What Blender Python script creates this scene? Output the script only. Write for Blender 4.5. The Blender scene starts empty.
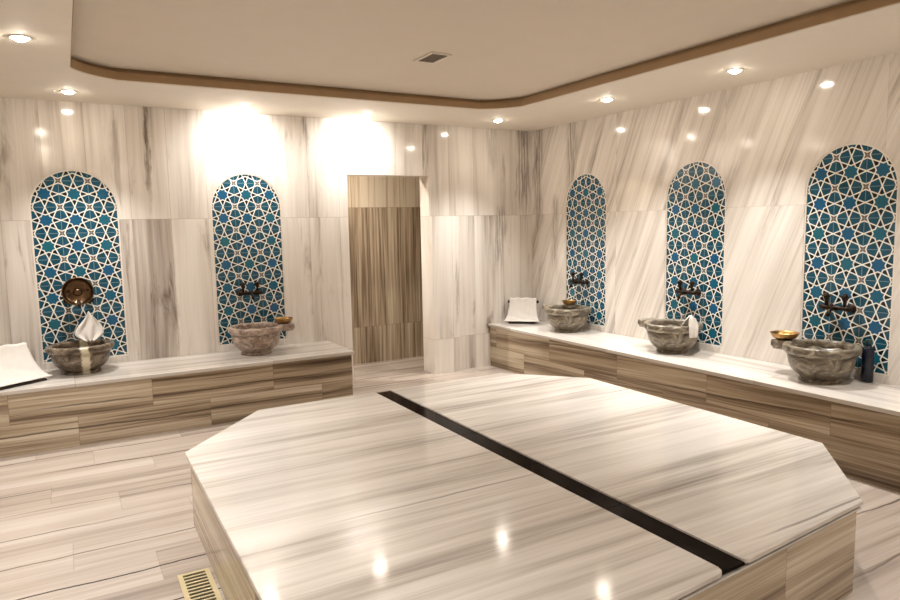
import bpy, bmesh, math, random
from mathutils import Vector, Matrix, noise
from mathutils.geometry import tessellate_polygon
random.seed(7)
PI = math.pi
scene = bpy.context.scene
COL = scene.collection

# ------------------------------------------------------------------ objects
def tag(o, label=None, cat=None, group=None, kind=None):
    if label: o['label'] = label
    if cat: o['category'] = cat
    if group: o['group'] = group
    if kind: o['kind'] = kind
    return o

def empty(name, loc=(0, 0, 0), rz=0.0, label=None, cat=None, group=None):
    o = bpy.data.objects.new(name, None)
    o.empty_display_size = 0.1
    COL.objects.link(o)
    o.location = loc
    o.rotation_euler = (0, 0, rz)
    return tag(o, label, cat, group)

def obj(name, bm, mat, parent=None, smooth=False, loc=None, rot=None):
    bmesh.ops.recalc_face_normals(bm, faces=bm.faces)
    me = bpy.data.meshes.new(name)
    bm.to_mesh(me)
    bm.free()
    me.materials.append(mat)
    if smooth:
        for p in me.polygons:
            p.use_smooth = True
    o = bpy.data.objects.new(name, me)
    COL.objects.link(o)
    if parent: o.parent = parent
    if loc: o.location = loc
    if rot: o.rotation_euler = rot
    return o

def struct(name, bm, mat):
    return tag(obj(name, bm, mat), kind='structure')

def copy_tree(o, parent=None):
    c = o.copy()
    COL.objects.link(c)
    c.parent = parent
    for ch in list(o.children):
        copy_tree(ch, c)
    return c

# ------------------------------------------------------------------ mesh helpers
def box(bm, x0, y0, z0, x1, y1, z1, bevel=0.0):
    vs = [bm.verts.new(p) for p in ((x0,y0,z0),(x1,y0,z0),(x1,y1,z0),(x0,y1,z0),(x0,y0,z1),(x1,y0,z1),(x1,y1,z1),(x0,y1,z1))]
    fs = [bm.faces.new([vs[i] for i in f]) for f in ((0,3,2,1),(4,5,6,7),(0,1,5,4),(1,2,6,5),(2,3,7,6),(3,0,4,7))]
    if bevel:
        es = list({e for f in fs for e in f.edges})
        bmesh.ops.bevel(bm, geom=es, offset=bevel, segments=2, affect='EDGES', profile=.5)
    return bm

def prism(bm, pts, z0, z1, bevel=0.0):
    lo = [bm.verts.new((x, y, z0)) for x, y in pts]
    hi = [bm.verts.new((x, y, z1)) for x, y in pts]
    n = len(pts)
    top = bm.faces.new(hi); bm.faces.new(lo[::-1])
    for i in range(n):
        bm.faces.new((lo[i], lo[(i+1) % n], hi[(i+1) % n], hi[i]))
    if bevel:
        bmesh.ops.bevel(bm, geom=list(top.edges), offset=bevel, segments=3, affect='EDGES', profile=.5)
    return bm

def plate(outer, holes, fn, d0, d1):
    """polygon with holes in (a,b), extruded between depths d0 and d1; fn(a,b,d) -> xyz"""
    bm = bmesh.new()
    loops = [outer] + holes
    flat = [p for l in loops for p in l]
    tris = tessellate_polygon([[Vector((p[0], p[1], 0)) for p in l] for l in loops])
    A = [bm.verts.new(fn(p[0], p[1], d0)) for p in flat]
    B = [bm.verts.new(fn(p[0], p[1], d1)) for p in flat]
    for t in tris:
        try:
            bm.faces.new([A[i] for i in t]); bm.faces.new([B[i] for i in reversed(t)])
        except ValueError:
            pass
    k = 0
    for l in loops:
        n = len(l)
        for i in range(n):
            a, b = k + i, k + (i + 1) % n
            bm.faces.new((A[a], A[b], B[b], B[a]))
        k += n
    return bm

def lathe(bm, prof, seg=64, rf=None, M=None):
    """profile of (r,z); rf(theta, r, z, index) changes the radius"""
    rings = []
    for k, (r, z) in enumerate(prof):
        if r < 1e-5:
            p = Vector((0, 0, z)); rings.append([bm.verts.new(M @ p if M else p)]); continue
        ring = []
        for i in range(seg):
            t = 2*PI*i/seg
            rr = rf(t, r, z, k) if rf else r
            p = Vector((rr*math.cos(t), rr*math.sin(t), z))
            ring.append(bm.verts.new(M @ p if M else p))
        rings.append(ring)
    for a, b in zip(rings, rings[1:]):
        for i in range(seg):
            j = (i+1) % seg
            if len(a) == 1 and len(b) == 1: continue
            if len(a) == 1: bm.faces.new((a[0], b[i], b[j]))
            elif len(b) == 1: bm.faces.new((a[i], a[j], b[0]))
            else: bm.faces.new((a[i], a[j], b[j], b[i]))
    return bm

def tube(bm, pts, r, seg=14, caps=True):
    pts = [Vector(p) for p in pts]
    rs = r if isinstance(r, (list, tuple)) else [r]*len(pts)
    rings = []
    up = Vector((0.31, 0.12, 0.94))
    for i, p in enumerate(pts):
        d = (pts[min(i+1, len(pts)-1)] - pts[max(i-1, 0)]).normalized()
        if abs(d.dot(up)) > .97: up = Vector((0.9, 0.3, 0.1))
        a = d.cross(up).normalized(); b = d.cross(a)
        rings.append([bm.verts.new(p + (a*math.cos(2*PI*k/seg) + b*math.sin(2*PI*k/seg))*rs[i]) for k in range(seg)])
    for A, B in zip(rings, rings[1:]):
        for k in range(seg):
            bm.faces.new((A[k], A[(k+1) % seg], B[(k+1) % seg], B[k]))
    if caps:
        bm.faces.new(rings[0][::-1]); bm.faces.new(rings[-1])
    return bm

def sheet(fn, nu, nv, thick=0.004):
    """cloth sheet fn(u,v)->xyz with real thickness"""
    bm = bmesh.new()
    g = [[Vector(fn(i/nu, j/nv)) for j in range(nv+1)] for i in range(nu+1)]
    def nrm(i, j):
        a = g[min(i+1, nu)][j] - g[max(i-1, 0)][j]; b = g[i][min(j+1, nv)] - g[i][max(j-1, 0)]
        n = a.cross(b)
        return n.normalized() if n.length > 1e-9 else Vector((0, 0, 1))
    T = [[bm.verts.new(g[i][j] + nrm(i, j)*thick/2) for j in range(nv+1)] for i in range(nu+1)]
    U = [[bm.verts.new(g[i][j] - nrm(i, j)*thick/2) for j in range(nv+1)] for i in range(nu+1)]
    for i in range(nu):
        for j in range(nv):
            bm.faces.new((T[i][j], T[i+1][j], T[i+1][j+1], T[i][j+1]))
            bm.faces.new((U[i][j+1], U[i+1][j+1], U[i+1][j], U[i][j]))
    for i in range(nu):
        bm.faces.new((T[i][0], U[i][0], U[i+1][0], T[i+1][0])); bm.faces.new((T[i+1][nv], U[i+1][nv], U[i][nv], T[i][nv]))
    for j in range(nv):
        bm.faces.new((T[0][j+1], U[0][j+1], U[0][j], T[0][j])); bm.faces.new((T[nu][j], U[nu][j], U[nu][j+1], T[nu][j+1]))
    return bm

# ------------------------------------------------------------------ materials
class NT:
    def __init__(s, name):
        s.m = bpy.data.materials.new(name); s.m.use_nodes = True
        s.n = s.m.node_tree.nodes; s.l = s.m.node_tree.links
        s.b = s.n['Principled BSDF']
    def node(s, t, **kw):
        n = s.n.new(t)
        for k, v in kw.items(): setattr(n, k, v)
        return n
    def put(s, sock, v):
        if isinstance(v, (int, float, tuple, list)): sock.default_value = v
        else: s.l.new(v, sock)
    def math(s, op, a, b=None, c=None):
        n = s.node('ShaderNodeMath', operation=op)
        s.put(n.inputs[0], a)
        if b is not None: s.put(n.inputs[1], b)
        if c is not None: s.put(n.inputs[2], c)
        return n.outputs[0]
    def lin(s, xyz, co, off=0.0):
        out = None
        for ax, c in zip(xyz, co):
            if c == 0: continue
            t = s.math('MULTIPLY', ax, c)
            out = t if out is None else s.math('ADD', out, t)
        return s.math('ADD', out, off)
    def xyz(s, world=False):
        if world:
            src = s.node('ShaderNodeNewGeometry').outputs['Position']
        else:
            src = s.node('ShaderNodeTexCoord').outputs['Object']
        sp = s.node('ShaderNodeSeparateXYZ'); s.l.new(src, sp.inputs[0])
        return sp.outputs[0], sp.outputs[1], sp.outputs[2]
    def comb(s, a, b, c):
        n = s.node('ShaderNodeCombineXYZ')
        s.put(n.inputs[0], a); s.put(n.inputs[1], b); s.put(n.inputs[2], c)
        return n.outputs[0]
    def noise(s, vec, scale=1.0, detail=3.0, rough=.55, dist=0.0):
        n = s.node('ShaderNodeTexNoise')
        s.l.new(vec, n.inputs['Vector'])
        n.inputs['Scale'].default_value = scale; n.inputs['Detail'].default_value = detail
        n.inputs['Roughness'].default_value = rough; n.inputs['Distortion'].default_value = dist
        return n.outputs['Fac']
    def ramp(s, fac, stops, interp='LINEAR'):
        n = s.node('ShaderNodeValToRGB'); n.color_ramp.interpolation = interp
        e = n.color_ramp.elements
        while len(e) < len(stops): e.new(.5)
        for el, (p, c) in zip(e, stops):
            el.position = p; el.color = (*c, 1) if len(c) == 3 else c
        s.l.new(fac, n.inputs[0])
        return n.outputs[0]
    def mix(s, fac, a, b, mode='MIX'):
        n = s.node('ShaderNodeMix', data_type='RGBA', blend_type=mode)
        s.put(n.inputs[0], fac)
        for i, v in ((6, a), (7, b)):
            if isinstance(v, tuple) and len(v) == 3: v = (*v, 1)
            s.put(n.inputs[i], v)
        return n.outputs[2]
    def sstep(s, v, lo, hi):
        n = s.node('ShaderNodeMapRange', interpolation_type='SMOOTHSTEP')
        s.put(n.inputs[0], v); n.inputs[1].default_value = lo; n.inputs[2].default_value = hi
        return n.outputs[0]

def srgb(r, g, b):
    f = lambda c: (c/255/12.92) if c/255 <= .04045 else ((c/255+.055)/1.055)**2.4
    return (f(r), f(g), f(b))

def plain(name, col, rough=.5, metal=0.0, bump=0.0, bscale=60, var=0.06, emit=None, estr=0):
    t = NT(name)
    x, y, z = t.xyz(); v = t.comb(x, y, z)
    n = t.noise(v, bscale*.2, 3)
    c2 = tuple(min(1, c*(1+var)) for c in col); c1 = tuple(c*(1-var) for c in col)
    t.l.new(t.ramp(n, [(.3, c1), (.7, c2)]), t.b.inputs['Base Color'])
    t.b.inputs['Roughness'].default_value = rough; t.b.inputs['Metallic'].default_value = metal
    if bump:
        b = t.node('ShaderNodeBump'); b.inputs['Strength'].default_value = bump; b.inputs['Distance'].default_value = .004
        t.l.new(t.noise(v, bscale, 4), b.inputs['Height']); t.l.new(b.outputs[0], t.b.inputs['Normal'])
    if emit:
        t.b.inputs['Emission Color'].default_value = (*emit, 1); t.b.inputs['Emission Strength'].default_value = estr
    return t.m

def marble(name, along, across, tiles_a, rows, stops, rough=.15, tile_w=.3, stagger=0.0, contrast=1.0,
           crack=0.0, crack_scale=2.2, tilevar=.12, joint=.5, blotch=0.0, row_tone=None, fine=1.0, seed=0.0, spec=.5, freq=5.0, wander=.10, toff=0.0, special=None, blob=(2.2, 6.0, 1.2), crack_amp=.25, streaks=()):
    """veined stone laid in slabs. along/across: directions of and across the veins;
    tiles_a: direction along which slabs of tile_w repeat; rows: (direction, [boundaries]) or (direction, step)"""
    t = NT(name)
    P = t.xyz(True)
    u = t.lin(P, along, seed); v = t.lin(P, across, seed*.37)
    rdir, rb = rows
    rc = t.lin(P, rdir)
    if isinstance(rb, (int, float)):
        q = t.math('DIVIDE', rc, rb); row = t.math('FLOOR', q)
        fr = t.math('FRACT', q)
        de = t.math('MULTIPLY', t.math('MINIMUM', fr, t.math('SUBTRACT', 1.0, fr)), rb)
    else:
        row = None; de = None
        for b in rb:
            g = t.math('GREATER_THAN', rc, b); row = g if row is None else t.math('ADD', row, g)
            dd = t.math('ABSOLUTE', t.math('SUBTRACT', rc, b)); de = dd if de is None else t.math('MINIMUM', de, dd)
    ta = t.lin(P, tiles_a, toff)
    q = t.math('ADD', t.math('DIVIDE', ta, tile_w), t.math('MULTIPLY', row, stagger))
    col = t.math('FLOOR', q); fr = t.math('FRACT', q)
    da = t.math('MULTIPLY', t.math('MINIMUM', fr, t.math('SUBTRACT', 1.0, fr)), tile_w)
    d = t.math('MINIMUM', da, de)
    wn = t.node('ShaderNodeTexWhiteNoise', noise_dimensions='3D')
    t.l.new(t.comb(t.math('ADD', col, .5), t.math('ADD', row, .5), seed), wn.inputs['Vector'])
    rnd = wn.outputs['Value']
    sp = t.node('ShaderNodeSeparateColor'); t.l.new(wn.outputs['Color'], sp.inputs[0])
    off = t.math('MULTIPLY', rnd, 30.0); off2 = t.math('MULTIPLY', sp.outputs[1], 17.0)
    # gentle wander of the veins
    w = t.noise(t.comb(t.math('MULTIPLY', u, .6), t.math('MULTIPLY', v, 1.3), off), 1.0, 2)
    vv = t.math('ADD', t.math('ADD', v, off2), t.math('MULTIPLY', w, wander))
    uu = t.math('ADD', u, off)
    n1 = t.noise(t.comb(t.math('MULTIPLY', uu, .35), t.math('MULTIPLY', vv, freq), 0.0), 1.0, 3, .5)
    n2 = t.noise(t.comb(t.math('MULTIPLY', uu, .8), t.math('MULTIPLY', vv, freq*5), 4.0), 1.0, 3, .6)
    n3 = t.noise(t.comb(t.math('MULTIPLY', uu, 1.5), t.math('MULTIPLY', vv, freq*16), 9.0), 1.0, 2, .6)
    s1 = t.math('MULTIPLY', t.math('SUBTRACT', n1, .5), 1.0*contrast)
    s2 = t.math('MULTIPLY', t.math('SUBTRACT', n2, .5), .55*contrast*fine)
    s3 = t.math('MULTIPLY', t.math('SUBTRACT', n3, .5), .25*contrast*fine)
    tv = t.math('MULTIPLY', t.math('SUBTRACT', sp.outputs[2], .5), tilevar*2)
    f = t.math('ADD', t.math('ADD', t.math('ADD', .5, s1), t.math('ADD', s2, s3)), tv)
    if special:
        c1 = t.node('ShaderNodeMath', operation='COMPARE'); t.l.new(col, c1.inputs[0]); c1.inputs[1].default_value = special[0]; c1.inputs[2].default_value = .2
        c2 = t.node('ShaderNodeMath', operation='COMPARE'); t.l.new(row, c2.inputs[0]); c2.inputs[1].default_value = special[1]; c2.inputs[2].default_value = .2
        f = t.math('ADD', f, t.math('MULTIPLY', t.math('MULTIPLY', c1.outputs[0], c2.outputs[0]), special[2]))
    if blotch:
        nb = t.noise(t.comb(t.math('MULTIPLY', uu, blob[0]), t.math('MULTIPLY', vv, blob[1]), 2.0), 1.0, 5, .65, blob[2])
        f = t.math('SUBTRACT', f, t.math('MULTIPLY', t.sstep(nb, .54, .72), blotch))
    if row_tone:
        k = 0
        for i, tone in enumerate(row_tone):
            cmp_ = t.node('ShaderNodeMath', operation='COMPARE'); t.l.new(row, cmp_.inputs[0]); cmp_.inputs[1].default_value = i; cmp_.inputs[2].default_value = .2
            f = t.math('ADD', f, t.math('MULTIPLY', cmp_.outputs[0], tone))
    c = t.ramp(f, stops)
    if crack:
        cw = t.noise(t.comb(t.math('MULTIPLY', u, 1.4), t.math('MULTIPLY', v, 1.0), 3.3), 1.0, 5, .5)
        cv = t.math('ADD', t.math('MULTIPLY', v, crack_scale), t.math('MULTIPLY', cw, crack_amp))
        fr2 = t.math('ABSOLUTE', t.math('SUBTRACT', t.math('FRACT', cv), .5))
        msk = t.sstep(t.noise(t.comb(t.math('MULTIPLY', u, .6), t.math('MULTIPLY', v, 2.0), 12.0), 1.0, 1), .40, .56)
        ln = t.math('SUBTRACT', 1.0, t.sstep(fr2, .003*crack_scale, .009*crack_scale))
        c = t.mix(t.math('MULTIPLY', t.math('MULTIPLY', ln, msk), crack), c, srgb(52, 36, 26))
    if streaks:
        sw = t.noise(t.comb(t.math('MULTIPLY', P[2], 2.2), 0.0, t.math('MULTIPLY', ta, 3.0)), 1.0, 4, .6)
        sf = t.noise(t.comb(t.math('MULTIPLY', P[2], 3.0), t.math('MULTIPLY', ta, 45.0), 1.0), 1.0, 4, .65)
        for (pos, z0, z1, wd, st) in streaks:
            dd = t.math('ABSOLUTE', t.math('ADD', t.math('SUBTRACT', ta, pos+toff), t.math('MULTIPLY', t.math('SUBTRACT', sw, .5), .16)))
            k1 = t.math('SUBTRACT', 1.0, t.sstep(dd, wd*.2, wd))
            k2 = t.math('MULTIPLY', t.sstep(P[2], z0, z0+.35), t.math('SUBTRACT', 1.0, t.sstep(P[2], z1, z1+.15)))
            k = t.math('MULTIPLY', t.math('MULTIPLY', k1, k2), t.math('MULTIPLY', t.sstep(sf, .34, .60), st))
            c = t.mix(k, c, srgb(104, 88, 74))
    jl = t.math('MULTIPLY', t.math('SUBTRACT', 1.0, t.sstep(d, .0012, .003)), joint)
    c = t.mix(jl, c, srgb(120, 98, 76))
    t.l.new(c, t.b.inputs['Base Color'])
    t.b.inputs['Roughness'].default_value = rough
    t.b.inputs['Specular IOR Level'].default_value = spec
    return t.m

CREAM = [(.08, srgb(116, 103, 92)), (.28, srgb(176, 165, 154)), (.46, srgb(216, 207, 197)), (.64, srgb(231, 224, 215))]
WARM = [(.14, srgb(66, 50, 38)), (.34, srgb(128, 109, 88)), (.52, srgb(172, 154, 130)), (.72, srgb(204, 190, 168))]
PALE = [(.14, srgb(142, 132, 122)), (.34, srgb(180, 171, 161)), (.50, srgb(203, 195, 186)), (.68, srgb(216, 209, 201))]
FLOOR = [(.10, srgb(104, 90, 79)), (.32, srgb(142, 129, 118)), (.50, srgb(170, 157, 145)), (.72, srgb(190, 178, 167))]

M_back = marble('marble_wall_vertical', (0,0,1), (1,.12,0), (1,0,0), ((0,0,1), [.354, 1.605]), CREAM, rough=.10, tile_w=.294, contrast=.85, blotch=.26, blob=(1.1, 7.0, .5), tilevar=.05, seed=3.0, toff=-.489, special=(0, 1, -.24), joint=.35, fine=.8, streaks=[(.63, 1.75, 2.6, .030, .9), (1.95, 2.1, 2.6, .035, .7), (4.36, 1.5, 2.6, .13, .75), (4.05, .9, 1.6, .10, .6), (3.95, 1.9, 2.6, .08, .4)])
M_right = marble('marble_wall_slanted', (0,-.38,.92), (0,.92,.38), (0,1,0), ((0,0,1), [.354, 1.605]), CREAM, rough=.10, tile_w=1.18, contrast=.72, blotch=.14, blob=(1.0, 6.0, .6), tilevar=.03, seed=11.0, joint=.18, fine=1.25, freq=8, streaks=[(5.90, 1.3, 2.6, .10, .65), (5.35, 1.7, 2.6, .12, .6), (5.62, .9, 1.7, .08, .5)])
M_side = marble('marble_wall_side', (0,0,1), (.2,1,0), (0,1,0), ((0,0,1), [.354, 1.605]), CREAM, rough=.12, tile_w=.6, contrast=.8, seed=5.0)
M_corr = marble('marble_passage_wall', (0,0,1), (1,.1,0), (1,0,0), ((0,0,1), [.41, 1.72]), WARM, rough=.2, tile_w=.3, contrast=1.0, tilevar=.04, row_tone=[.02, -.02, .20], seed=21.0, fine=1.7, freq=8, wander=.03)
M_floor = marble('marble_floor', (1,0,0), (0,1,.3), (1,0,0), ((0,1,0), .305), FLOOR, rough=.22, tile_w=.92, stagger=.37, contrast=.78, crack=.95, crack_scale=3.0, crack_amp=.35, tilevar=.08, seed=7.0, joint=.3, freq=7, wander=.04)
M_bfl = marble('marble_bench_front_back', (1,0,0), (0,0,1), (1,0,0), ((0,0,1), [.215]), WARM, rough=.22, tile_w=.9, stagger=.45, contrast=1.25, crack=.7, crack_scale=6.0, crack_amp=.5, seed=2.0, freq=12, wander=.06, tilevar=.07)
M_bfr = marble('marble_bench_front_right', (0,1,0), (0,.04,1), (0,1,0), ((0,0,1), [.215]), WARM, rough=.22, tile_w=.9, stagger=.45, contrast=1.25, crack=.7, crack_scale=6.0, crack_amp=.5, seed=8.0, freq=12, wander=.06, tilevar=.07)
M_btl = marble('marble_bench_top_back', (1,0,0), (0,1,0), (1,0,0), ((0,0,1), [5.0]), PALE, rough=.16, tile_w=1.4, contrast=.8, seed=4.0, spec=.5, freq=7, wander=.03)
M_btr = marble('marble_bench_top_right', (0,1,0), (1,0,0), (0,1,0), ((0,0,1), [5.0]), PALE, rough=.16, tile_w=1.4, contrast=.8, seed=6.0, spec=.5, freq=7, wander=.03)
M_ptop = marble('marble_platform_top', (1,0,0), (0,1,0), (0,1,0), ((0,0,1), [5.0]), PALE, rough=.11, tile_w=9.0, contrast=1.2, crack=.5, crack_scale=1.1, crack_amp=.06, seed=9.5, joint=0.0, freq=4.5, tilevar=0, wander=.03, spec=.2)
M_pbody = marble('marble_platform_side', (1,-.7,0), (0,0,1), (1,.8,0), ((0,0,1), [5.0]), WARM, rough=.22, tile_w=1.1, contrast=1.1, seed=14.0, freq=10, tilevar=.05, wander=.04)

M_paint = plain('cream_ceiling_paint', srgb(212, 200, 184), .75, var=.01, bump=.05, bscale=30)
M_soffit = plain('cream_paint_lamp_glow', srgb(228, 219, 205), .7, var=.01, bump=.05, bscale=30)  # ceiling paint lightened on the border to stand in for lamp glow
M_mould = plain('tan_moulding', srgb(160, 130, 94), .6, var=.04)  # one tan tone for the recess edge and the groove above
M_black = plain('dark_polished_stone_and_gap_shade', srgb(20, 13, 10), .10, var=.2, bscale=200)  # stone of the channel cover; its black also serves as slab gap shade
M_black.node_tree.nodes['Principled BSDF'].inputs['Specular IOR Level'].default_value = .02
M_white = plain('white_border_tile', srgb(228, 220, 208), .25, var=.02)
M_towel = plain('white_towel_cotton', srgb(206, 199, 190), .95, bump=.6, bscale=160, var=.03)
M_dark = plain('dark_headrest_wood', srgb(48, 34, 26), .5, var=.2)
M_bronze = plain('aged_bronze', srgb(44, 33, 24), .35, metal=.8, var=.3, bscale=90)
M_brass = plain('hammered_brass', srgb(160, 124, 76), .30, metal=.95, bump=.5, bscale=120, var=.12)
M_copper = plain('old_copper', srgb(96, 74, 54), .25, metal=.95, bump=.4, bscale=110, var=.25)
M_steel = plain('brass_grate_metal', srgb(196, 180, 140), .38, metal=.5, var=.06)
M_pit = plain('dark_drain_pit', srgb(24, 18, 14), .7, var=.1)
M_vent = plain('vent_enamel', srgb(220, 210, 196), .5, var=.02)
M_ventd = plain('vent_dark_metal', srgb(96, 82, 66), .6, var=.1)  # dark metal of the vent blades
M_ring = plain('lamp_ring_metal', srgb(230, 222, 208), .35, var=.02)
M_lens = plain('lamp_lens', (1, .95, .85), .3, var=0, emit=(1, .9, .76), estr=45)
M_blue = plain('dark_blue_plastic', srgb(14, 22, 38), .25, var=.2)
M_bluecap = plain('dark_green_cap', srgb(12, 52, 48), .3, var=.2)

def stone(name, stops, scale=9.0, rough=.28, band=None):
    t = NT(name); x, y, z = t.xyz()
    v = t.comb(x, y, t.math('MULTIPLY', z, 1.6))
    n = t.noise(v, scale, 6, .62, 1.8)
    c = t.ramp(n, stops)
    if band:
        m = t.math('SUBTRACT', 1.0, t.sstep(t.math('ABSOLUTE', t.math('SUBTRACT', x, t.math('MULTIPLY', n, .05))), .018, .034))
        c = t.mix(m, c, band)
    t.l.new(c, t.b.inputs['Base Color']); t.b.inputs['Roughness'].default_value = rough
    return t.m
M_stone = stone('grey_veined_stone', [(.32, srgb(50, 42, 34)), (.43, srgb(102, 92, 78)), (.56, srgb(132, 122, 105)), (.67, srgb(186, 176, 156))])
M_stone_d = stone('dark_banded_stone', [(.30, srgb(40, 32, 26)), (.45, srgb(88, 74, 60)), (.60, srgb(126, 110, 92)), (.75, srgb(176, 160, 140))], 8, .25, band=srgb(206, 196, 172))
M_stone_r = stone('pinkish_veined_stone', [(.30, srgb(92, 72, 62)), (.44, srgb(146, 126, 112)), (.60, srgb(182, 164, 150)), (.75, srgb(212, 198, 184))], 12)

def mosaic():
    t = NT('blue_star_mosaic'); x, y, z = t.xyz()
    T = .2
    qx = t.math('ADD', t.math('DIVIDE', x, T), .5); qz = t.math('DIVIDE', z, T)
    ax = t.math('ABSOLUTE', t.math('SUBTRACT', t.math('FRACT', qx), .5)); az = t.math('ABSOLUTE', t.math('SUBTRACT', t.math('FRACT', qz), .5))
    a = t.math('MAXIMUM', ax, az); b = t.math('MINIMUM', ax, az)
    c, s = math.cos(PI/8), math.sin(PI/8); R = .5*s
    B = t.math('SUBTRACT', t.lin((a, b), (s, c)), R)       # star rays
    Cc = t.math('SUBTRACT', t.lin((a, b), (c, -s)), R)
    D = t.math('SUBTRACT', t.lin((a, b), (-s, c)), R)      # small corner star
    dl = t.math('MINIMUM', t.math('MINIMUM', t.math('ABSOLUTE', B), t.math('ABSOLUTE', Cc)), t.math('ABSOLUTE', D))
    line = t.math('SUBTRACT', 1.0, t.sstep(dl, .015, .024))
    inB = t.math('LESS_THAN', B, 0.0); inC = t.math('LESS_THAN', Cc, 0.0); up = t.math('GREATER_THAN', D, 0.0)
    both = t.math('MULTIPLY', inB, inC)
    A = t.math('SUBTRACT', t.lin((a, b), (c, s)), R)
    octo = t.math('LESS_THAN', A, .035)
    star = t.math('MULTIPLY', both, 1.0)
    kite = t.math('SUBTRACT', t.math('MAXIMUM', inB, inC), both)
    wn = t.node('ShaderNodeTexWhiteNoise', noise_dimensions='3D')
    t.l.new(t.comb(t.math('FLOOR', qx), t.math('FLOOR', qz), 1.0), wn.inputs['Vector'])
    hue = wn.outputs['Value']
    cs = t.mix(hue, srgb(26, 84, 124), srgb(26, 96, 110))
    cg = t.mix(t.noise(t.comb(x, z, 0.0), 16, 2), srgb(12, 52, 64), srgb(34, 92, 116))
    col = cg
    col = t.mix(kite, col, srgb(14, 26, 30))
    col = t.mix(star, col, cs)
    col = t.mix(up, col, srgb(110, 92, 78))
    # joint between the square tiles
    edge = t.math('SUBTRACT', .5, a)
    jl = t.math('SUBTRACT', 1.0, t.sstep(edge, .004, .013))
    col = t.mix(t.math('MULTIPLY', jl, .6), col, srgb(150, 176, 184))
    col = t.mix(line, col, srgb(232, 230, 220))
    t.l.new(col, t.b.inputs['Base Color'])
    t.b.inputs['Roughness'].default_value = .12
    bp = t.node('ShaderNodeBump'); bp.inputs['Strength'].default_value = .25; bp.inputs['Distance'].default_value = .002
    t.l.new(line, bp.inputs['Height']); t.l.new(bp.outputs[0], t.b.inputs['Normal'])
    return t.m
M_mosaic = mosaic()

# ------------------------------------------------------------------ room
XL, XR, YF, YB = -.95, 4.474, -.75, 6.01
ZS, ZC = 2.50, 2.585
BT = .457                      # bench top
NW, NZ0, NZ1 = .605, .505, 1.990

def arch(cx, w=NW, z0=NZ0, z1=NZ1, n=28, g=0.0):
    r = w/2 - g
    zs = z1 - w/2
    p = [(cx - r, z0 + g), (cx + r, z0 + g)]
    for i in range(n + 1):
        a = PI*i/n
        p.append((cx + r*math.cos(a), zs + r*math.sin(a)))
    return p

door = (2.335, 3.20, 2.0)
outer = [(XL-.2, 0), (door[0], 0), (door[0], door[2]), (door[1], door[2]), (door[1], 0), (XR+.2, 0), (XR+.2, 2.7), (XL-.2, 2.7)]
LN = [.095, 1.405]            # niches on the back wall
RN = [5.15, 3.82, 2.573]      # niches on the right wall
struct('wall_back', plate(outer, [arch(c) for c in LN], lambda a, b, d: (a, d, b), YB, YB+.2), M_back)
outer = [(YF-.2, 0), (YB, 0), (YB, 2.7), (YF-.2, 2.7)]
struct('wall_right', plate(outer, [arch(c) for c in RN], lambda a, b, d: (d, a, b), XR, XR+.2), M_right)
bm = bmesh.new(); box(bm, XL-.2, YF-.2, 0, XL, YB, 2.7); struct('wall_left', bm, M_side)
bm = bmesh.new(); box(bm, XL, YF-.2, 0, XR, YF, 2.7); struct('wall_front', bm, M_back)
bm = bmesh.new(); box(bm, XL-.2, YF-.2, -.1, XR+.2, YB+1.1, 0); struct('floor', bm, M_floor)
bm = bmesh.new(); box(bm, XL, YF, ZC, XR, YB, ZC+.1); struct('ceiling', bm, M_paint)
# low marble facing beside the doorway
bm = bmesh.new(); box(bm, 3.20, YB-.045, 0, 3.505, YB, 1.605); struct('trim_1', bm, M_back)
# passage behind the doorway
bm = bmesh.new(); box(bm, 1.3, 6.9, 0, 4.3, 7.0, 2.6); struct('wall_passage', bm, M_corr)
bm = bmesh.new(); box(bm, 1.2, 6.21, 0, 1.3, 7.0, 2.6); struct('wall_passage_left', bm, M_corr)
bm = bmesh.new(); box(bm, 4.3, 6.21, 0, 4.4, 7.0, 2.6); struct('wall_passage_right', bm, M_corr)
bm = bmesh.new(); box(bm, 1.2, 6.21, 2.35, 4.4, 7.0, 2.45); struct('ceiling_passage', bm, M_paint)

# dropped border of the ceiling, its inner outline with clipped rounded corners
def inner_outline(g=0.0):
    x0, x1, y0, y1, c = .108+g, 3.47-g, .35+g, 5.06-g, .27
    pts = []
    for (cx, cy, a0) in ((x1-c, y1-c, 0), (x0+c, y1-c, 90), (x0+c, y0+c, 180), (x1-c, y0+c, 270)):
        for k in range(7):
            a = math.radians(a0 + 15*k)
            # blend of an arc and a straight clipped corner
            ax, ay = math.cos(a), math.sin(a)
            m = abs(ax)+abs(ay)
            f = .55/m + .45
            pts.append((cx + c*ax*f, cy + c*ay*f))
    return pts
inn = inner_outline()
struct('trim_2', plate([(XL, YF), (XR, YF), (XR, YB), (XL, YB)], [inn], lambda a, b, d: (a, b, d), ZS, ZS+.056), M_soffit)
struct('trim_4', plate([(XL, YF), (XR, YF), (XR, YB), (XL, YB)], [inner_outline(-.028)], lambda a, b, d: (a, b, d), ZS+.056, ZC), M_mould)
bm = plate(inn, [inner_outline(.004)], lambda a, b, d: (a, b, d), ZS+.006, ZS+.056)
struct('trim_3', bm, M_mould)

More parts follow.
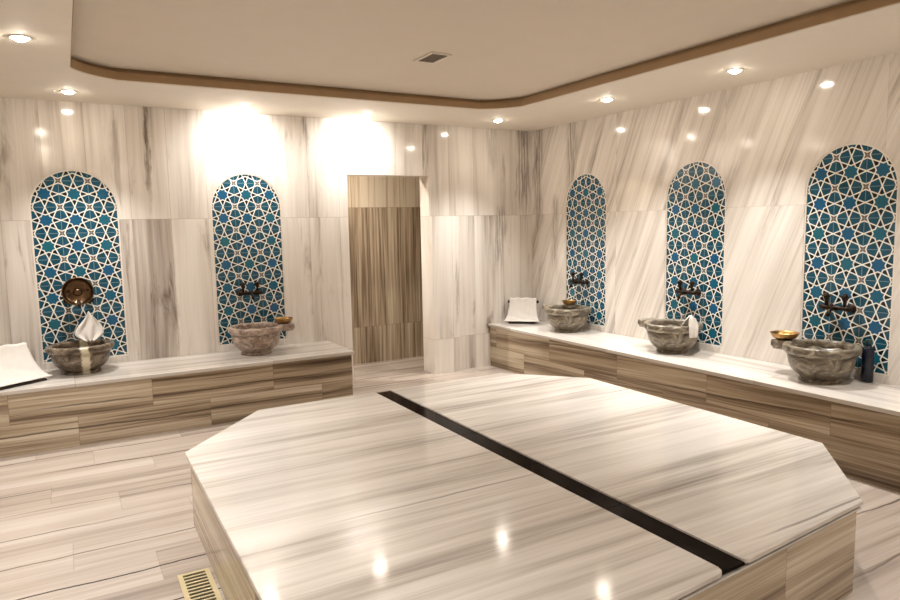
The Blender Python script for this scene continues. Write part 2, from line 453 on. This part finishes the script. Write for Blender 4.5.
# ------------------------------------------------------------------ benches
b = empty('bench', (.2, 5.68, 0), 0, 'long marble bench along the back wall, left of the doorway', 'bench')
bm = bmesh.new(); box(bm, XL-.2, 5.368-5.68, 0, 1.872, YB-5.68, BT-.028); obj('base', bm, M_bfl, b)
bm = bmesh.new(); box(bm, XL-.2, 5.343-5.68, BT-.028, 1.890, YB-5.68, BT, .004); obj('seat_slab', bm, M_btl, b)
b = empty('bench', (4.18, 3.0, 0), 0, 'long marble bench along the right wall, under three mosaic arches', 'bench')
bm = bmesh.new(); box(bm, 3.906-4.18, YF-3, 0, XR-4.181, YB-3.001, BT-.028); obj('base', bm, M_bfr, b)
bm = bmesh.new(); box(bm, 3.881-4.18, YF-3, BT-.028, XR-4.181, YB-3.001, BT, .004); obj('seat_slab', bm, M_btr, b)

# ------------------------------------------------------------------ central heated platform
H = .39
pc = Vector((1.85, 2.75, 0))
p = empty('platform', pc, 0, 'large eight-sided marble platform in the middle of the room, split by a dark channel', 'platform')
OUT = [(.46, 3.565), (.98, 4.165), (2.80, 4.19), (3.245, 3.68), (3.235, 1.935), (2.69, 1.435), (.96, 1.29), (.445, 1.85)]
def lp(pts): return [(x-pc.x, y-pc.y) for x, y in pts]
def inset(pts, d):
    n = len(pts); res = []
    for i in range(n):
        a, b_, c = Vector(pts[i-1]), Vector(pts[i]), Vector(pts[(i+1) % n])
        d1 = (b_-a).normalized(); d2 = (c-b_).normalized()
        n1 = Vector((d1.y, -d1.x)); n2 = Vector((d2.y, -d2.x))   # outline runs clockwise: inward is to the right
        m = (n1+n2).normalized(); k = d/max(.3, m.dot(n1))
        res.append(tuple(b_ + m*k))
    return res
def yat(x, a, b_): return a[1] + (b_[1]-a[1])*(x-a[0])/(b_[0]-a[0])
SX0, SX1 = 1.772, 1.884
def rnd(cx, cy, r, a0, a1, n=6):
    return [(cx + r*math.cos(math.radians(a0+(a1-a0)*k/n)), cy + r*math.sin(math.radians(a0+(a1-a0)*k/n))) for k in range(n+1)]
fy0 = yat(SX0, OUT[6], OUT[5]); fy1 = yat(SX1, OUT[6], OUT[5]); by0 = yat(SX0, OUT[1], OUT[2]); by1 = yat(SX1, OUT[1], OUT[2])
left = [OUT[0], OUT[1], (SX0, by0)] + rnd(SX0-.028, fy0+.028, .028, 0, -90) + [OUT[6], OUT[7]]
right = [(SX1, by1), OUT[2], OUT[3], OUT[4], OUT[5]] + rnd(SX1+.028, fy1+.030, .028, 270, 180)
bm = bmesh.new(); prism(bm, lp(inset(OUT, .020)), 0, H-.046); obj('base', bm, M_pbody, p)
bm = bmesh.new(); prism(bm, lp(inset(OUT, .006)), H-.036, H-.030, .0015); obj('trim_band', bm, M_ptop, p)
bm = bmesh.new(); prism(bm, lp(inset(OUT, .030)), H-.048, H-.0165); obj('gap_shade_core', bm, M_black, p)  # black core paints the shadow line into the gap under the slabs
bm = bmesh.new(); prism(bm, lp(left), H-.016, H, .004); obj('top_slab', bm, M_ptop, p)
bm = bmesh.new(); prism(bm, lp(right), H-.016, H, .004); obj('top_slab', bm, M_ptop, p)
# sunken channel cover in five lengths
bm = bmesh.new()
n = 5
for k in range(n):
    y0 = fy0+.012 + (by0-fy0-.014)*k/n; y1 = fy0+.012 + (by0-fy0-.014)*(k+1)/n - .002
    box(bm, SX0+.001-pc.x, y0-pc.y, H-.018, SX1-.001-pc.x, y1-pc.y, H-.007, .001)
obj('channel_cover', bm, M_black, p)

# ------------------------------------------------------------------ mosaic arches
def panel(loc, rz, label):
    t = empty('mosaic_panel', loc, rz, label, 'tile panel')
    A = [(a, b_-NZ0) for a, b_ in arch(0, g=.010)]
    Ao = [(a, b_-NZ0) for a, b_ in arch(0)]
    Ai = [(a, b_-NZ0) for a, b_ in arch(0, g=.011)]
    obj('mosaic_face', plate(A, [], lambda a, b_, d: (a, d, b_), .010, .03), M_mosaic, t)
    obj('border', plate(Ao, [Ai], lambda a, b_, d: (a, d, b_), .004, .03), M_white, t)
    return t
panel((LN[0], YB, NZ0), 0, 'blue star mosaic arch on the back wall behind the hanging copper bowl, leftmost')
panel((LN[1], YB, NZ0), 0, 'blue star mosaic arch on the back wall, next to the doorway')
panel((XR, RN[0], NZ0), -PI/2, 'blue star mosaic arch on the right wall nearest the room corner')
panel((XR, RN[1], NZ0), -PI/2, 'middle one of the three blue star mosaic arches on the right wall')
panel((XR, RN[2], NZ0), -PI/2, 'largest looking blue star mosaic arch, at the right edge of the picture')

# ------------------------------------------------------------------ basins
def ear_f(angles, half=.07, reach=.315):
    """rim radius with straight-sided ledges at the given angles"""
    def f(t):
        r = 0
        for a in angles:
            d = (t - a + PI) % (2*PI) - PI
            if abs(d) < PI/2:
                # ray against a box half wide, reach long, with rounded end
                c_, s_ = math.cos(d), abs(math.sin(d))
                rr = min(reach/c_, half/s_ if s_ > 1e-6 else 9)
                x_ = rr*c_
                r = max(r, rr)
        return r
    return f
def basin(name_label, loc, mat, ears=(), flute=0, hgt=.235, lobes=8, group=None):
    t = empty('stone_basin', loc, 0, name_label, 'basin')
    k = hgt/.235; ef = ear_f(ears)
    def body_r(th, r, z, i):
        if flute and .03 < z < .18*k:
            return r*(1 + flute*math.cos(22*(th + z*5)))
        return r
    bm = bmesh.new()
    prof = [(0, .008), (.105, .008), (.118, .018*k), (.128, .032*k), (.156, .052*k), (.180, .082*k), (.194, .118*k), (.199, .155*k), (.198, .192*k),
            (.188, .194*k), (.172, .15*k), (.14, .10*k), (.08, .075*k), (0, .07*k)]
    lathe(bm, prof, 132, body_r); obj('bowl', bm, mat, t, True)
    bm = bmesh.new(); lathe(bm, [(0, 0), (.122, 0), (.128, .004), (.128, .014), (.120, .020), (0, .020)], 64); obj('foot', bm, mat, t, True)
    def rim_r(th, r, z, i):
        if r < .2: return r + .004*math.cos(lobes*th)
        base = r + .010*abs(math.cos(lobes*th/2))**.6 - .008
        e = ef(th)
        if e > base: base = e - (.228 - r)*.8
        return base
    bm = bmesh.new()
    prof = [(.192, .176*k), (.208, .174*k), (.214, .184*k), (.222, .190*k), (.228, .196*k), (.228, .226*k), (.224, .233*k), (.216, hgt), (.196, hgt), (.188, .231*k), (.184, .222*k), (.184, .19*k), (.192, .176*k)]
    lathe(bm, prof, 144, rim_r); 
    bmesh.ops.remove_doubles(bm, verts=bm.verts, dist=.0002)
    o = obj('rim', bm, mat, t, False)
    for pl in o.data.polygons: pl.use_smooth = abs(pl.normal.z) < .95
    return t
YLB = 5.765; XRB = 4.238
basin('dark stone basin with a pale stripe on the left bench, cloth hanging over it', (.055, YLB, BT), M_stone_d, hgt=.215)
basin('fluted pinkish stone basin on the left bench, nearest the doorway', (1.37, YLB, BT), M_stone_r, ears=(0,), flute=.018)
t = basin('grey stone basin on the right bench nearest the room corner', (XRB, 5.13, BT), M_stone, ears=(PI/2,))
bm = bmesh.new(); box(bm, .090, .065, .205, .165, .155, .2345, .004); obj('ledge', bm, M_stone, t)
basin('grey stone basin on the right bench with a white cloth over its rim', (XRB, 3.81, BT), M_stone, ears=(PI/2,))
basin('grey stone basin on the right bench nearest the camera, beside dark bottle', (XRB, 2.57, BT), M_stone, ears=(PI/2,))

# ------------------------------------------------------------------ brass bowls
def tas(label, loc, r=.085, rot=(0, 0, 0), mat=None, h=.042):
    t = empty('bath_bowl', loc, 0, label, 'bowl'); t.rotation_euler = rot
    mat = mat or M_brass
    bm = bmesh.new()
    lathe(bm, [(0, 0), (r*.35, 0), (r*.62, .004), (r*.85, h*.35), (r*.97, h*.75), (r*1.0, h), (r*1.05, h+.002), (r*1.05, h+.004), (r*.985, h+.003), (r*.95, h*.78), (r*.82, h*.42), (r*.58, .008), (r*.30, .006)], 56)
    obj('bowl', bm, mat, t, True)
    bm = bmesh.new(); lathe(bm, [(r*.31, .004), (r*.30, .010), (r*.24, .016), (r*.12, .020), (0, .021)], 40); obj('boss', bm, mat, t, True)
    return t
tas('small brass bath bowl on the right ledge of the fluted basin', (1.61, YLB, BT+.235), .078)
tas('brass bath bowl on the rim of the basin nearest the room corner', (4.36, 5.25, BT+.2355), .070)
tas('brass bath bowl with golden inside on the ledge of the nearest basin', (XRB, 2.832, BT+.235), .088)
tas('copper bath bowl hung upright on the tap of the leftmost mosaic arch', (.068, 5.945, 1.05), .105, (math.radians(80), 0, 0), M_copper, .05)

# ------------------------------------------------------------------ taps
def tap(label, loc, rz, s=1.0):
    t = empty('wall_tap', loc, rz, label, 'tap')
    # local: +x along the wall, -y out of the wall, origin on the wall face
    for sx in (-1, 1):
        bm = bmesh.new()
        M = Matrix.Translation((sx*.075, 0, 0)) @ Matrix.Rotation(PI/2, 4, 'X')
        lathe(bm, [(0, 0), (.030, 0), (.030, .006), (.020, .012), (.012, .016), (.012, .055), (.016, .058), (.016, .075), (0, .078)], 24, M=M)
        obj('wall_flange', bm, M_bronze, t, True)
    bm = bmesh.new()
    tube(bm, [(-.105, -.062, 0), (-.10, -.062, 0), (-.05, -.062, 0), (-.03, -.062, 0), (0, -.062, 0), (.03, -.062, 0), (.05, -.062, 0), (.10, -.062, 0), (.105, -.062, 0)],
         [.012, .018, .016, .013, .022, .013, .016, .018, .012], 18)
    obj('body', bm, M_bronze, t, True)
    for sx in (-1, 1):
        bm = bmesh.new()
        tube(bm, [(sx*.062, -.062, .010), (sx*.062, -.062, .045), (sx*.062, -.062, .060), (sx*.062, -.062, .085), (sx*.062, -.062, .098)], [.012, .010, .017, .019, .008], 16)
        tube(bm, [(sx*.062-.030, -.062, .078), (sx*.062+.030, -.062, .078)], .007, 10)
        tube(bm, [(sx*.062, -.092, .078), (sx*.062, -.032, .078)], .007, 10)
        obj('handle', bm, M_bronze, t, True)
    bm = bmesh.new()
    tube(bm, [(0, -.066, -.004), (0, -.095, -.004), (0, -.125, -.010), (0, -.140, -.028), (0, -.142, -.050)], [.015, .013, .012, .012, .014], 16)
    obj('spout', bm, M_bronze, t, True)
    return t
ZT = .925
W = YB + .010
tap('dark bronze tap on the leftmost mosaic arch, mostly behind copper bowl', (.070, W, .985), 0)
tap('dark bronze two-handled tap above the fluted stone basin', (1.385, W, .955), 0)
WX = XR + .010
tap('dark bronze two-handled tap on the mosaic arch nearest the corner', (WX, 5.205, ZT), -PI/2)
tap('dark bronze two-handled tap above the basin with white cloth', (WX, 3.845, ZT), -PI/2)
tap('dark bronze two-handled tap above the basin nearest the camera', (WX, 2.60, ZT-.01), -PI/2)

# ------------------------------------------------------------------ cloths and towels
def hang(u, v):
    # teardrop of gathered cloth hanging from the tap
    z = .905 - .228*u
    w = .010 + .088*math.sin(min(1, u/.72)*PI/2)**1.3 if u < .72 else .098*(1-.72*((u-.72)/.28)**1.5)
    a = (v - .5)*2
    fold = .012*math.sin(a*7 + u*2)*min(1, u*2)
    return (.128 + a*w + .006*math.sin(u*6), 5.868 - .04*u*u - fold - .018*(1-a*a)*u, z - .02*abs(a)**1.5*(1-u))
tag(obj('cloth', sheet(hang, 26, 30, .005), M_towel, smooth=True), 'white cloth hanging from the tap into the striped stone basin', 'cloth')
def drape(u, v):
    # crumpled cloth over the wall-side right rim: inside - peak - outside
    a = (v-.5)*2
    path = [(-.070, .185), (-.045, .225), (-.020, .285), (.006, .322), (.026, .305), (.042, .245), (.048, .20), (.050, .150)]
    s_ = u*(len(path)-1); i = min(int(s_), len(path)-2); f = s_-i
    dx = path[i][0]*(1-f)+path[i+1][0]*f; z = path[i][1]*(1-f)+path[i+1][1]*f
    w = (.064 - .046*math.exp(-((u-.45)/.17)**2))*(1-.45*u)
    z -= .010*abs(a)*(1 if z > .24 else 0)
    ang = math.radians(-100)
    r = .205 + dx + .007*math.sin(a*6+u*4)
    cx, cy = math.cos(ang), math.sin(ang)
    return (XRB + cx*r - cy*a*w, 3.81 + cy*r + cx*a*w, BT + z)
tag(obj('cloth', sheet(drape, 30, 20, .005), M_towel, smooth=True), 'white cloth draped over the rim of the middle basin on right bench', 'cloth')

def headrest(label, towel_label, F0, F1, depth, hgt, flare, tl=0.0):
    """F0,F1: left and right ends of the front edge on the bench (seen from the room)"""
    F0 = Vector((*F0, 0)); F1 = Vector((*F1, 0)); c = (F0+F1)/2
    ex = (F1-F0); L = ex.length; ang = math.atan2(ex.y, ex.x)
    t = empty('headrest', (c.x, c.y, BT), ang, label, 'headrest')
    prof = []
    for k in range(15):
        s_ = k/14
        prof.append((depth*(1-(1-s_)**1.0)*1.0, hgt*(s_**1.9)*.94 + .012))
    # solid curved wedge
    w = L/2 - flare - .006
    bm = bmesh.new()
    P = prof + [(depth+.010, hgt*.95+.012), (depth+.012, hgt*.5), (depth+.012, 0), (0, 0)]
    A = [bm.verts.new((-w, y, z)) for y, z in P]; B = [bm.verts.new((w, y, z)) for y, z in P]
    n_ = len(P)
    tri = tessellate_polygon([[Vector((y, z, 0)) for y, z in P]])
    for q in tri:
        bm.faces.new([A[i] for i in q]); bm.faces.new([B[i] for i in reversed(q)])
    for i in range(n_):
        bm.faces.new((A[i], A[(i+1) % n_], B[(i+1) % n_], B[i]))
    obj('body', bm, M_dark, t)
    bm = bmesh.new()
    tube(bm, [(-w-.022, depth+.018, hgt*.915), (w+.022, depth+.018, hgt*.915)], .015, 20); obj('top_roll', bm, M_dark, t, True)
    # towel lying on it
    def tw(u, v):
        a = (v-.5)*2
        if u < .80:
            s_ = u/.80; y = -.012 + (depth+.012)*s_; z = .024 + hgt*.94*(max(0, s_)**1.9) + .004
            if s_ > .93: z += .012*math.sin((s_-.93)/.07*PI/2)
        else:
            s_ = (u-.80)/.20; y = depth + .044*math.sin(s_*PI/2); z = hgt*.94+.034 - .12*hgt*s_ - .004
        wid = w + .004 + (flare+.012)*max(0, 1-u/.75)**1.6
        z -= .006*abs(a)**6 if u > .1 else 0
        z += (.0040*math.sin(v*19+u*4+1.5*math.sin(u*5)) + .0015*math.sin(u*27+v*9))*min(1, u*5)
        z = max(z, .0045)
        return Vector((a*wid, y + .002*math.sin(v*17), z))
    M = Matrix.Translation((c.x, c.y, BT)) @ Matrix.Rotation(ang, 4, 'Z')
    o = obj('towel', sheet(lambda u, v: M @ tw(u, v), 44, 30, .006), M_towel, smooth=True)
    tag(o, towel_label, 'towel')
headrest('dark curved headrest under a white towel on the left bench', 'white towel over the headrest at the left end of back bench',
         (-.500, 5.358), (-.150, 5.600), .215, .240, .022)
headrest('dark curved headrest under a white towel in the room corner', 'white towel over the headrest in the room corner, on right bench',
         (4.02, 5.915), (4.285, 5.650), .125, .240, .040)

# ------------------------------------------------------------------ bottle
t = empty('bottle', (4.428, 2.378, BT), 0, 'dark blue bottle standing between the nearest basin and mosaic arch', 'bottle')
bm = bmesh.new(); lathe(bm, [(0, 0), (.032, 0), (.036, .006), (.036, .20), (.032, .222), (.016, .235), (.014, .245), (0, .245)], 32); obj('body', bm, M_blue, t, True)
bm = bmesh.new(); lathe(bm, [(.0, .242), (.018, .242), (.018, .272), (.015, .276), (0, .276)], 24); obj('cap', bm, M_bluecap, t, True)

# ------------------------------------------------------------------ floor grate
t = empty('floor_grate', (.395, 2.82, 0), 0, 'brass coloured slotted drain grate in the floor beside the platform', 'drain grate')
gx, gy = .066, .225
holes = []
nsl = 15
for k in range(nsl):
    y = -gy+.026 + (2*gy-.052)*k/(nsl-1)
    holes.append([(-gx+.020, y-.0085), (gx-.020, y-.0085), (gx-.020, y+.0085), (-gx+.020, y+.0085)])
obj('frame', plate([(-gx, -gy), (gx, -gy), (gx, gy), (-gx, gy)], holes, lambda a, b_, d: (a, b_, d), .001, .006), M_steel, t)
bm = bmesh.new(); box(bm, -gx+.004, -gy+.004, .0002, gx-.004, gy-.004, .0012); obj('pit', bm, M_pit, t)

# ------------------------------------------------------------------ ceiling vent
t = empty('ceiling_vent', (2.14, 3.93, ZC), 0, 'small rectangular air vent with slanted blades in the raised ceiling', 'vent')
vx, vy = .075, .125
obj('frame', plate([(-vx, -vy), (vx, -vy), (vx, vy), (-vx, vy)], [[(-vx+.018, -vy+.018), (vx-.018, -vy+.018), (vx-.018, vy-.018), (-vx+.018, vy-.018)]], lambda a, b_, d: (a, b_, d), -.010, 0), M_vent, t)
bm = bmesh.new(); box(bm, -vx+.02, -vy+.02, -.002, vx-.02, vy-.02, -.0005); obj('backing', bm, M_pit, t)
for k in range(6):
    y = -vy+.045 + k*(2*vy-.09)/5
    bm = bmesh.new()
    vs = [bm.verts.new(q) for q in ((-vx+.018, y-.010, -.003), (vx-.018, y-.010, -.003), (vx-.018, y+.010, -.010), (-vx+.018, y+.010, -.010))]
    f = bm.faces.new(vs); r = bmesh.ops.extrude_face_region(bm, geom=[f])
    bmesh.ops.translate(bm, vec=(0, 0, .0015), verts=[v for v in r['geom'] if isinstance(v, bmesh.types.BMVert)])
    obj('blade', bm, M_ventd, t)

# ------------------------------------------------------------------ downlights
def spot(loc, energy, tilt=(0, 0), size=155, blend=1.0, col=(1, .985, .965), rad=.03):
    L = bpy.data.lights.new('downlight_beam', 'SPOT')
    L.energy = energy; L.spot_size = math.radians(size); L.spot_blend = blend; L.color = col; L.shadow_soft_size = rad
    o = bpy.data.objects.new('downlight_beam', L); COL.objects.link(o)
    o.location = loc
    d = Vector((tilt[0], tilt[1], -1)).normalized()
    o.rotation_euler = d.to_track_quat('-Z', 'Y').to_euler()
    return o
def lamp_proto(loc, label):
    t = empty('downlight', loc, 0, label, 'ceiling light', None)
    bm = bmesh.new(); lathe(bm, [(.038, -.002), (.041, -.006), (.050, -.006), (.055, -.001), (.055, 0), (.038, 0), (.038, -.002)], 36); obj('ring', bm, M_ring, t, True)
    bm = bmesh.new(); lathe(bm, [(0, -.020), (.015, -.019), (.028, -.014), (.037, -.002), (.037, -.0002), (0, -.0002)], 28); obj('lens', bm, M_lens, t, True)
    return t
E0 = 30
LIGHTS = [  # x, y, energy, tilt, label
    (-.118, 4.157, E0, (0, 0), 'round recessed ceiling light at the top left, over left side of the room'),
    (.103, 5.57, E0*.9, (.03, -.18), 'round recessed ceiling light in front of the leftmost mosaic arch'),
    (1.353, 5.68, E0*.38, (0, 1.3), 'round recessed ceiling light above the fluted basin, glaring on the wall'),
    (2.40, 5.66, E0*.38, (0, 1.3), 'round recessed ceiling light above the doorway'),
    (3.687, 5.49, E0, (-.16, -.18), 'round recessed ceiling light nearest the room corner'),
    (3.90, 4.227, E0, (-.17, 0), 'round recessed ceiling light over right bench, between first and second arch'),
    (3.96, 3.07, E0, (-.17, 0), 'round recessed ceiling light over right bench, left of the nearest arch'),
    (3.96, 1.75, E0*.6, (-.17, 0), None), (-.118, 2.7, E0*.7, (0, 0), None), (-.118, 1.2, E0*.6, (0, 0), None),
    (.9, -.2, E0*.6, (0, 0), None), (2.3, -.2, E0*.6, (0, 0), None), (3.6, -.2, E0*.4, (0, 0), None)]
proto = None
for (x, y, e, tl, lab) in LIGHTS:
    lab2 = lab or 'round recessed ceiling light behind or beside the camera, outside the picture'
    if proto is None: t = proto = lamp_proto((x, y, ZS), lab2)
    else:
        t = copy_tree(proto); t.location = (x, y, ZS)
    t['label'] = lab2; t['group'] = 'recessed ceiling lights' if lab else 'recessed ceiling lights outside the picture'
    spot((x, y, ZS-.035), e*(1.0 if tl[1] > 1 else 1.45), tl, 130 if tl[1] > 1 else 104)
spot((1.9, 6.5, 2.30), 34, (.4, .1), 160, col=(1, .94, .86))

# ------------------------------------------------------------------ world, camera, view
w = bpy.data.worlds.new('world'); scene.world = w; w.use_nodes = True
w.node_tree.nodes['Background'].inputs[0].default_value = (1, .9, .8, 1); w.node_tree.nodes['Background'].inputs[1].default_value = .0

f, pit, yaw, rol = 674.5077566068545, 0.11034193180358995, 0.5169523489473042, -0.01904530568522842
fw0 = Vector((math.sin(yaw), math.cos(yaw), 0)); ri0 = Vector((math.cos(yaw), -math.sin(yaw), 0)); up0 = Vector((0, 0, 1))
fw = fw0*math.cos(pit) - up0*math.sin(pit); up = up0*math.cos(pit) + fw0*math.sin(pit)
ri = ri0*math.cos(rol) + up*math.sin(rol); up = up*math.cos(rol) - ri0*math.sin(rol)
up = (up - up.dot(ri)*ri).normalized()
cam = bpy.data.cameras.new('camera'); co = bpy.data.objects.new('camera', cam); COL.objects.link(co)
cam.sensor_width = 36; cam.lens = 36*f/900; cam.clip_start = .02
R = Matrix((ri, up, -fw)).transposed().to_4x4()
co.matrix_world = Matrix.Translation((0, 0, 1.51)) @ R
scene.camera = co
vs = scene.view_settings
vs.view_transform = 'Standard'; vs.look = 'None'; vs.gamma = 1; vs.use_curve_mapping = False; vs.exposure = 2.08
scene.cycles.max_bounces = 10
